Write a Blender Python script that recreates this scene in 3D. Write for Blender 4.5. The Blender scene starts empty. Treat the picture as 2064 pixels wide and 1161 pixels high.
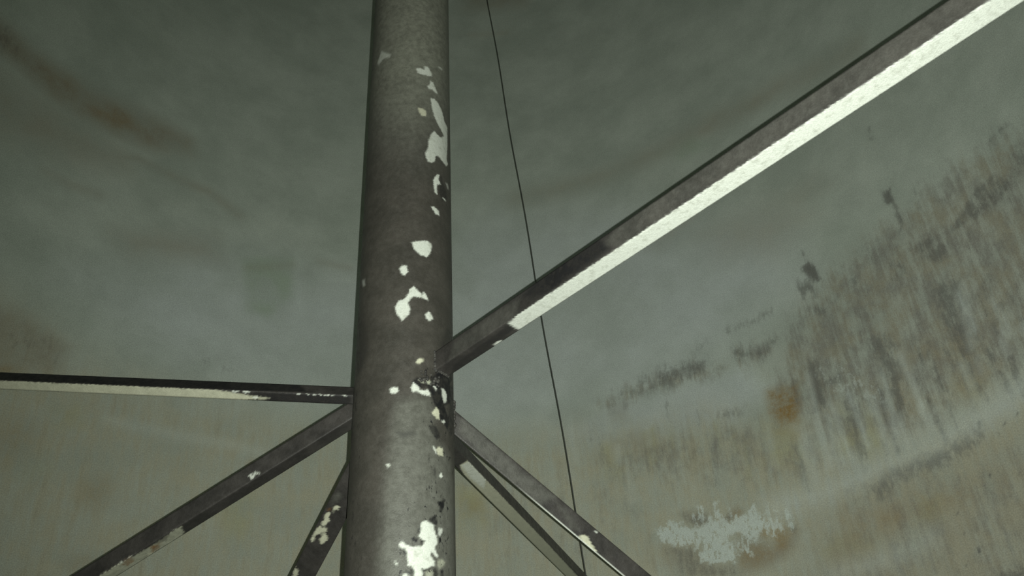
# Inside of a painted steel water tank: centre column with welded angle-iron braces,
# a thin hanging cable and the stained round shell, lit by a single small hand-held flash.
import bpy, bmesh, math, random
import numpy as np
from mathutils import Matrix, Vector

random.seed(7)
rng = np.random.default_rng(11)
scene = bpy.context.scene
COLL = scene.collection

# ---------------------------------------------------------------- place data (metres)
# wear and painted light on the column : [kind, edge softness, strength, [(arc, height)...]]
# wear and a painted lit blot on the braces : [kind, edge softness, strength, [(along, across)...]]
# stains on the shell: [kind, edge softness, strength, [(arc, height)...]]
COLUMN_WEAR_GLOW=[["white",0.015,0.45,[[-0.1571,4.2037],[-0.1319,4.2519],[-0.0821,4.2017],[-0.0896,4.1909],[-0.1198,4.1992],[-0.1442,4.1834]]],["white",0.008,0.8,[[0.0207,4.1133],[0.0373,4.1176],[0.0545,4.1141],[0.0544,4.1339],[0.0698,4.1378],[0.0861,4.1104],[0.0875,4.0964],[0.07,4.0883],[0.04,4.0856],[0.0269,4.09]]],["white",0.008,0.8,[[0.0807,4.0662],[0.0932,4.0655],[0.102,4.045],[0.1158,4.019],[0.1034,4.017],[0.089,4.024],[0.0729,4.02],[0.0676,4.0319],[0.078,4.0469]]],["white",0.008,0.5,[[0.1163,4.1694],[0.1302,4.1788],[0.1501,4.1823],[0.1377,4.1681]]],["cream",0.006,0.9,[[0.0316,3.903],[0.0517,3.9057],[0.0615,3.8972],[0.063,3.8733],[0.0466,3.8671],[0.0358,3.8813]]],["white",0.006,0.8,[[0.0816,3.9746],[0.0991,3.9813],[0.1165,3.9711],[0.1403,3.9454],[0.1588,3.903],[0.1828,3.8948],[0.1809,3.8091],[0.1727,3.7208],[0.1857,3.7109],[0.1664,3.6876],[0.1424,3.6916],[0.121,3.7021],[0.1055,3.6977],[0.1023,3.6696],[0.0869,3.6518],[0.0711,3.6528],[0.0628,3.6707],[0.06,3.686],[0.0722,3.7206],[0.0735,3.7579],[0.0866,3.7982],[0.0991,3.8153],[0.1125,3.8063],[0.131,3.8015],[0.1528,3.8246],[0.1353,3.8426],[0.1162,3.8606],[0.0991,3.8884],[0.0879,3.9279]]],["white",0.006,1.0,[[0.1121,3.6122],[0.1244,3.6167],[0.1181,3.5933],[0.1307,3.5758],[0.112,3.5647],[0.1105,3.5391],[0.1133,3.5188],[0.1007,3.5203],[0.0967,3.5511],[0.094,3.5774]]],["white",0.006,1.0,[[0.0852,3.4513],[0.098,3.4571],[0.1175,3.4485],[0.1235,3.4305],[0.1061,3.4266],[0.0928,3.4414]]],["white",0.006,1.0,[[0.1406,3.52],[0.15,3.5247],[0.1624,3.5221],[0.1559,3.5163]]],["white",0.01,0.4,[[0.1614,3.6049],[0.182,3.6144],[0.1947,3.5958],[0.1757,3.5872]]],["black",0.012,0.6,[[0.126,3.6121],[0.1378,3.6169],[0.1412,3.591],[0.1702,3.5663],[0.1746,3.5307],[0.137,3.5055],[0.1209,3.534],[0.1241,3.5663],[0.1341,3.5779]]],["white",0.006,1.0,[[0.0148,3.2813],[0.0382,3.2883],[0.0691,3.298],[0.088,3.2891],[0.0825,3.2515],[0.0694,3.2309],[0.0447,3.2334],[0.0239,3.2541]]],["worn_glow",0.008,1,[[0.0444,3.2613],[0.0597,3.2688],[0.0694,3.247],[0.0537,3.246]]],["white",0.006,1.0,[[-0.0231,3.1733],[-0.0149,3.1851],[-0.0008,3.1851],[0.0053,3.1595],[-0.0057,3.1443],[-0.017,3.1526]]],["white",0.006,1.0,[[-0.0338,3.0288],[-0.0232,3.0473],[-0.0068,3.0532],[0.0067,3.073],[0.0119,3.0931],[0.0229,3.1053],[0.0461,3.0845],[0.055,3.0733],[0.0579,3.0885],[0.0652,3.0824],[0.0766,3.0613],[0.0521,3.0661],[0.0235,3.0646],[0.0125,3.0538],[0.0072,3.0405],[0.0147,3.0153],[0.008,2.9925],[-0.0107,2.9733],[-0.0304,3.0029]]],["white",0.006,1.0,[[0.0633,3.0039],[0.0768,3.0204],[0.0898,3.0083],[0.0932,2.9966],[0.0801,2.9842],[0.0676,2.9922]]],["white",0.012,0.4,[[-0.1939,3.1887],[-0.167,3.1767],[-0.1647,3.1516],[-0.1821,3.1577]]],["black",0.02,0.5,[[0.1658,2.992],[0.2411,3.0063],[0.2411,2.954],[0.1434,2.8929],[0.1262,2.917]]],["black",0.04,0.45,[[-0.241,2.9369],[-0.2004,3.0441],[-0.1561,3.0084],[-0.1256,2.8829],[-0.1571,2.8347],[-0.1929,2.8204]]],["cream",0.006,1.0,[[0.0346,2.8273],[0.0454,2.8438],[0.0596,2.8418],[0.0568,2.8308],[0.0415,2.8208]]],["black",0.012,1.0,[[0.2407,2.8691],[0.1659,2.8395],[0.1016,2.8032],[0.0762,2.7728],[0.0393,2.7749],[0.0287,2.765],[0.0235,2.7559],[0.0478,2.7384],[0.0733,2.7518],[0.0886,2.7236],[0.0918,2.713],[0.1226,2.6536],[0.1621,2.6303],[0.1744,2.6603],[0.1435,2.7061],[0.2234,2.7568],[0.2411,2.8198],[0.1774,2.7901]]],["white",0.006,0.55,[[0.1386,2.8862],[0.1458,2.9142],[0.1675,2.9288],[0.1568,2.9034],[0.1503,2.8788],[0.1408,2.8779]]],["pale",0.006,0.9,[[0.0421,2.7694],[0.0559,2.7687],[0.0702,2.7788],[0.0885,2.77],[0.0854,2.759],[0.0732,2.7605],[0.0588,2.7576]]],["white",0.006,1.0,[[0.0211,2.7413],[0.0275,2.7576],[0.045,2.7438],[0.0479,2.7327],[0.0646,2.7356],[0.0748,2.7405],[0.0839,2.7282],[0.0824,2.7193],[0.0591,2.7202],[0.048,2.7241],[0.0345,2.7281],[0.0266,2.7245]]],["white",0.006,1.0,[[0.0933,2.7567],[0.1016,2.759],[0.1102,2.7485],[0.1033,2.7464]]],["white",0.006,0.9,[[0.1291,2.7591],[0.1441,2.7616],[0.1587,2.7467],[0.1532,2.7212],[0.1392,2.7161],[0.133,2.7342]]],["cream",0.006,1.0,[[0.0887,2.6669],[0.1066,2.6899],[0.1172,2.6802],[0.1207,2.6531],[0.1082,2.6523],[0.095,2.66]]],["white",0.006,1.0,[[0.1283,2.6498],[0.1386,2.6559],[0.1498,2.6527],[0.1385,2.646]]],["black",0.006,0.9,[[0.0768,2.6226],[0.1015,2.6282],[0.1187,2.6135],[0.1223,2.5953],[0.1081,2.5832],[0.0858,2.6053]]],["black",0.02,0.7,[[0.1764,2.748],[0.241,2.7709],[0.2409,2.717],[0.2073,2.6448],[0.1733,2.6147],[0.1688,2.6867]]],["white",0.006,1.0,[[-0.0447,2.734],[-0.0357,2.7409],[-0.0206,2.7397],[-0.0173,2.7251],[-0.0291,2.718],[-0.0413,2.7237]]],["white",0.006,0.8,[[-0.0467,2.4961],[-0.038,2.4982],[-0.0348,2.489],[-0.0435,2.4869]]],["cream",0.006,0.95,[[0.1042,2.5511],[0.116,2.5634],[0.1333,2.562],[0.1359,2.5409],[0.1159,2.5355]]],["white",0.006,1.0,[[0.1156,2.4746],[0.1265,2.4851],[0.1326,2.4758],[0.1238,2.4694]]],["white",0.006,1.0,[[0.0925,2.5608],[0.0982,2.559],[0.108,2.5397],[0.1027,2.5415]]],["black",0.006,1.0,[[0.1193,2.387],[0.1366,2.4114],[0.1411,2.392],[0.1274,2.3657],[0.1176,2.3665]]],["black",0.02,0.6,[[-0.0202,2.5943],[0.0321,2.5982],[0.0412,2.5866],[-0.0024,2.5739]]],["black",0.008,0.8,[[0.0968,2.5005],[0.1041,2.49],[0.1041,2.466],[0.0968,2.4705]]],["worn_glow",0.06,1.0,[[-0.0223,2.683],[0.0187,2.7057],[0.0753,2.7169],[0.1044,2.6717],[0.0895,2.6357],[0.112,2.578],[0.1717,2.5459],[0.2051,2.4705],[0.2118,2.1306],[-0.0456,2.1109],[-0.0604,2.215],[-0.0527,2.3219],[-0.0477,2.4345],[-0.0366,2.5524],[-0.0297,2.6262]]],["white",0.006,1.0,[[0.0481,2.2901],[0.0551,2.2983],[0.0539,2.3156],[0.059,2.3296],[0.0717,2.3339],[0.085,2.3288],[0.098,2.323],[0.0968,2.3111],[0.1067,2.2953],[0.1105,2.2766],[0.0992,2.2596],[0.1116,2.2425],[0.1103,2.2366],[0.1016,2.2372],[0.0992,2.2425],[0.091,2.248],[0.0831,2.2386],[0.0876,2.2335],[0.0992,2.2256],[0.0992,2.2126],[0.0876,2.2111],[0.0745,2.2005],[0.056,2.2008],[0.0621,2.1866],[0.0582,2.17],[0.035,2.1688],[0.0384,2.1944],[0.0269,2.2059],[0.0193,2.2067],[0.0181,2.2269],[0.0169,2.2417],[0.0111,2.251],[-0.004,2.2568],[-0.0051,2.2643],[0.0032,2.2736],[0.0089,2.266],[0.0185,2.2604],[0.0376,2.2573],[0.0616,2.2627],[0.0677,2.2766],[0.0532,2.2829]]],["black",0.006,1.0,[[0.0389,2.2312],[0.0477,2.2373],[0.0617,2.2392],[0.0649,2.233],[0.0517,2.2301]]],["white",0.008,0.8,[[0.1131,2.3003],[0.1145,2.3181],[0.1286,2.3208],[0.1315,2.3135],[0.1199,2.2976]]],["white",0.006,1.0,[[-0.018,2.2183],[-0.0143,2.2191],[-0.0076,2.2088],[-0.0113,2.208]]],["pale",0.01,0.9,[[0.109,2.2289],[0.1279,2.2339],[0.14,2.2285],[0.1367,2.2185],[0.1167,2.2058],[0.1103,2.216]]],["pale",0.006,1.0,[[0.0693,2.1908],[0.0876,2.1991],[0.0945,2.1916],[0.0922,2.1694],[0.0705,2.1672]]],["white",0.006,1.0,[[0.0086,2.1848],[0.016,2.1848],[0.0217,2.1792],[0.0256,2.1632],[0.0017,2.1632]]],["black",0.006,1.0,[[0.1203,2.3808],[0.1323,2.4078],[0.1385,2.395],[0.1289,2.3665],[0.1202,2.3687]]],["black",0.006,1.0,[[0.0782,2.3377],[0.1017,2.3551],[0.1119,2.3352],[0.1067,2.3225],[0.0897,2.3315]]],["black",0.006,1.0,[[0.0489,2.3074],[0.0549,2.3253],[0.0535,2.3001],[0.045,2.2976]]],["black",0.006,1.0,[[0.0286,2.2796],[0.0373,2.2856],[0.0472,2.2786],[0.0433,2.2708],[0.0316,2.274]]],["black",0.006,1.0,[[0.0573,2.2775],[0.0635,2.2781],[0.0595,2.2644],[0.0554,2.266]]],["black",0.006,1.0,[[0.0028,2.2455],[0.0092,2.2491],[0.0169,2.238],[0.0152,2.2306],[0.0076,2.2361]]],["black",0.006,1.0,[[0.0122,2.1902],[0.0252,2.1921],[0.0345,2.2052],[0.0356,2.1924],[0.0291,2.1831],[0.0178,2.1848]]],["black",0.006,1.0,[[0.0945,2.2027],[0.1065,2.2061],[0.1128,2.1922],[0.1064,2.1747],[0.0968,2.1735]]],["black",0.006,1.0,[[0.1194,2.2043],[0.1336,2.2085],[0.1364,2.1829],[0.122,2.1806]]],["black",0.006,1.0,[[0.058,2.2],[0.0854,2.2016],[0.0703,2.1946],[0.0601,2.1937]]],["black",0.006,1.0,[[0.157,2.2148],[0.1646,2.2031],[0.1605,2.1946]]],["black",0.006,1.0,[[0.1017,2.3236],[0.1171,2.2971],[0.1092,2.2996]]],["worn_glow",0.5,0.95,[[-0.2303,7.9389],[-0.232,4.8682],[-0.1694,4.2357],[-0.1665,3.8829],[0.0099,3.6965],[0.2406,3.9929],[0.2399,4.9114],[0.24,8.1457]]],["speck",0.05,1.0,[[0.0539,2.8129],[0.24,2.8846],[0.241,1.9013],[-0.0146,1.8894],[-0.0127,2.3432],[0.0573,2.4026],[0.0753,2.5552],[0.0468,2.7106]]],["speck",0.04,0.5,[[-0.2387,3.1439],[-0.1826,3.1136],[-0.0873,1.8945],[-0.2253,1.9107]]],["pale",0.5,0.32,[[-0.2303,7.9389],[-0.232,4.8682],[-0.1768,4.3293],[-0.1735,4.0725],[0.0072,3.8931],[0.2404,4.1577],[0.2399,4.9114],[0.24,8.1457]]]]  # upper gradients are glow painted in; lower patch is wear plus painted highlight
BRACE_WEAR_LIT={"A":[["white",0.008,1,[[0.325,0.0082],[0.3711,0.0012],[0.8822,0.0012],[1.3151,0.0012],[1.6633,0.0012],[1.8664,0.0012],[1.8875,0.0628],[1.5996,0.1219],[1.2246,0.1196],[0.7352,0.1449],[0.371,0.1211],[0.3221,0.0854],[0.3179,0.0478]]],["white",0.006,1.0,[[0.2164,0.0506],[0.2448,0.0526],[0.2407,0.0677],[0.2066,0.0678]]],["worn_glow",0.02,0.3,[[0.7044,-0.0344],[0.7651,-0.063],[1.1843,-0.0787],[1.6856,-0.0835],[1.8898,-0.0854],[1.846,-0.0012],[1.6521,-0.0041],[1.1605,-0.0069],[0.7653,-0.0012]]],["worn_glow",0.02,0.3,[[0.0654,-0.0012],[0.0974,-0.0506],[0.2914,-0.0539],[0.397,-0.0474],[0.3664,-0.0012],[0.1942,-0.0012]]],["black",0.03,0.85,[[0.397,-0.0474],[0.4861,-0.0829],[0.6995,-0.089],[0.7352,-0.0148],[0.4881,-0.0012]]],["black",0.012,0.6,[[-0.0382,0.0893],[0.0562,0.0295],[0.3199,0.0152],[0.3078,0.0472],[0.2271,0.0514],[0.0077,0.1025]]]],"B":[["cream",0.006,0.85,[[2.7886,0.0012],[1.542,0.0012],[1.2027,0.0012],[0.903,0.0012],[0.6062,0.0012],[0.454,0.0012],[0.3725,0.0142],[0.2822,0.0247],[0.4263,0.0412],[0.6139,0.0429],[1.2157,0.0454],[1.5711,0.0528],[2.8662,0.0646]]],["black",0.012,0.85,[[3.0378,-0.1674],[1.6404,-0.1093],[1.2705,-0.1],[0.6624,-0.087],[0.2086,-0.0637],[0.1584,-0.0094],[0.3779,-0.0012],[0.6811,-0.0012],[1.1929,-0.0012],[1.5377,-0.0012],[2.787,-0.0012]]],["black",0.01,0.75,[[0.3905,0.0244],[0.3211,0.0023],[0.0142,0.0012],[0.017,0.0341],[0.3268,0.0495]]],["white",0.003,0.9,[[0.1935,0.0013],[0.1835,0.0012],[0.1841,0.0063],[0.1924,0.0067]]],["white",0.003,0.9,[[0.1572,0.0012],[0.1472,0.0012],[0.1478,0.0058],[0.1561,0.0062]]],["white",0.003,0.9,[[0.1375,0.0012],[0.1275,0.0012],[0.128,0.0055],[0.1363,0.0059]]],["white",0.003,0.9,[[0.1178,0.0012],[0.1078,0.0012],[0.1083,0.0052],[0.1165,0.0056]]],["white",0.003,0.9,[[0.103,0.0012],[0.093,0.0012],[0.0935,0.005],[0.1017,0.0054]]],["white",0.003,0.9,[[0.0948,0.0012],[0.0848,0.0012],[0.0853,0.0049],[0.0935,0.0053]]],["white",0.003,0.9,[[0.0784,0.0012],[0.0684,0.0012],[0.0688,0.0046],[0.0771,0.005]]],["white",0.003,0.9,[[0.0374,0.0012],[0.0275,0.0012],[0.0278,0.004],[0.036,0.0044]]],["white",0.004,0.9,[[0.4058,0.0012],[0.3859,0.0017],[0.3864,0.0055],[0.4051,0.0082]]],["white",0.004,0.9,[[0.3692,0.0012],[0.3493,0.0018],[0.3498,0.0056],[0.3684,0.0083]]],["white",0.004,0.9,[[0.3399,0.0201],[0.32,0.021],[0.3205,0.0247],[0.3391,0.0275]]]],"C":[["cream",0.006,0.85,[[0.4115,0.0403],[0.3951,0.0012],[0.6874,0.0012],[1.3353,0.0012],[2.2589,0.0115],[2.2272,0.1022],[1.5162,0.0682],[0.9536,0.0605],[0.7313,0.0648],[0.5301,0.0607]]],["white",0.012,0.8,[[0.4162,0.0342],[0.4084,0.0012],[0.5867,0.0012],[0.6546,0.0368],[0.5426,0.0449]]]],"D":[["cream",0.006,1.0,[[0.5788,-0.0566],[0.591,-0.0451],[0.6064,-0.0381],[0.6223,-0.0465],[0.6405,-0.0509],[0.6625,-0.0571],[0.6454,-0.0653],[0.6044,-0.0644]]],["white",0.006,1.0,[[0.6172,-0.0059],[0.6265,-0.0046],[0.6272,-0.0075],[0.6204,-0.0069]]],["worn_glow",0.03,0.55,[[0.059,-0.0463],[0.0412,-0.0093],[0.1195,-0.0012],[0.3007,-0.0146],[0.4435,-0.0033],[0.4184,-0.0586],[0.2924,-0.0614],[0.1382,-0.0534]]],["worn_glow",0.02,0.4,[[0.4527,-0.0162],[0.5221,-0.0223],[0.5774,-0.0393],[0.5446,-0.0544]]]],"E":[["pale",0.006,0.9,[[0.7128,0.0801],[0.6723,0.004],[0.7091,0.0027],[0.7514,0.0349],[0.7834,0.014],[0.8018,0.0133],[0.8994,0.0012],[0.995,0.0012],[1.1589,0.0012],[1.365,0.0098],[1.3453,0.1151],[1.0998,0.1004],[0.8669,0.1002],[0.7933,0.106]]],["cream",0.008,0.8,[[0.8323,0.0414],[0.8188,0.0392],[0.8196,0.0641],[0.8382,0.0933],[0.8595,0.1017],[0.8523,0.08]]],["black",0.008,1,[[0.9055,0.0636],[0.8778,0.0468],[0.8691,0.0587],[0.8787,0.0872],[0.9171,0.1023]]],["rust",0.012,0.8,[[0.7956,0.012],[0.7672,0.0252],[0.7903,0.0527],[0.815,0.05]]],["rust",0.012,0.6,[[0.8873,0.0012],[0.8622,0.0012],[0.868,0.0339],[0.9033,0.0414],[0.9061,0.0185]]],["cream",0.01,0.35,[[0.7128,0.0801],[0.6723,0.004],[0.8018,0.0133],[0.8994,0.0012],[0.995,0.0012],[1.3453,0.1151],[1.0998,0.1004],[0.8669,0.1002]]],["cream",0.012,0.6,[[0.9322,0.0012],[0.9071,0.0012],[0.9185,0.0382],[0.9438,0.0329],[1.03,0.0302],[1.0377,0.0037]]],["white",0.006,1.0,[[0.4029,-0.0197],[0.3812,-0.0233],[0.3696,-0.0111],[0.3955,-0.0073]]],["white",0.004,0.9,[[0.8518,0.0012],[0.8487,0.0012],[0.8555,0.0012],[0.8591,0.0012]]],["white",0.004,0.9,[[0.8687,0.0012],[0.8657,0.0012],[0.8725,0.0012],[0.876,0.0012]]],["white",0.004,0.9,[[0.8853,0.0012],[0.8823,0.0012],[0.8892,0.0012],[0.8927,0.0012]]],["white",0.004,0.9,[[0.8961,0.0012],[0.8931,0.0012],[0.9,0.0013],[0.9035,0.0012]]]],"F":[["cream",0.005,0.9,[[0.2833,-0.0259],[0.266,-0.0233],[0.2524,-0.0265],[0.2558,-0.0409],[0.2656,-0.0405],[0.2718,-0.0314],[0.2884,-0.0323]]],["cream",0.005,0.9,[[0.3134,-0.0102],[0.2949,-0.0174],[0.3015,-0.0273],[0.3161,-0.023],[0.3234,-0.0346],[0.342,-0.0303],[0.3637,-0.0272],[0.3609,-0.0144],[0.3301,-0.0139]]],["cream",0.005,0.9,[[0.3906,-0.0054],[0.3672,-0.011],[0.3716,-0.0215],[0.3619,-0.0353],[0.3726,-0.0425],[0.3868,-0.0334],[0.4027,-0.022],[0.4076,-0.015],[0.4344,-0.0166],[0.4519,-0.0145],[0.4457,-0.0061],[0.4141,-0.0057]]],["cream",0.005,0.9,[[0.426,-0.0341],[0.3946,-0.0335],[0.3835,-0.0409],[0.3934,-0.0522],[0.4066,-0.056],[0.4351,-0.0495],[0.4401,-0.0425]]],["cream",0.005,0.9,[[0.615,-0.0047],[0.5868,-0.0031],[0.5981,-0.0165],[0.6362,-0.0279],[0.6466,-0.0136]]],["rust",0.008,0.6,[[0.2846,-0.0075],[0.2752,-0.0183],[0.2827,-0.0213],[0.292,-0.0134]]],["worn_glow",0.02,0.5,[[0.2381,-0.0035],[0.1949,-0.012],[0.2017,-0.0348],[0.236,-0.0285],[0.2602,-0.0152]]]]}  # the white blot near the start of C is painted light
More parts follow.
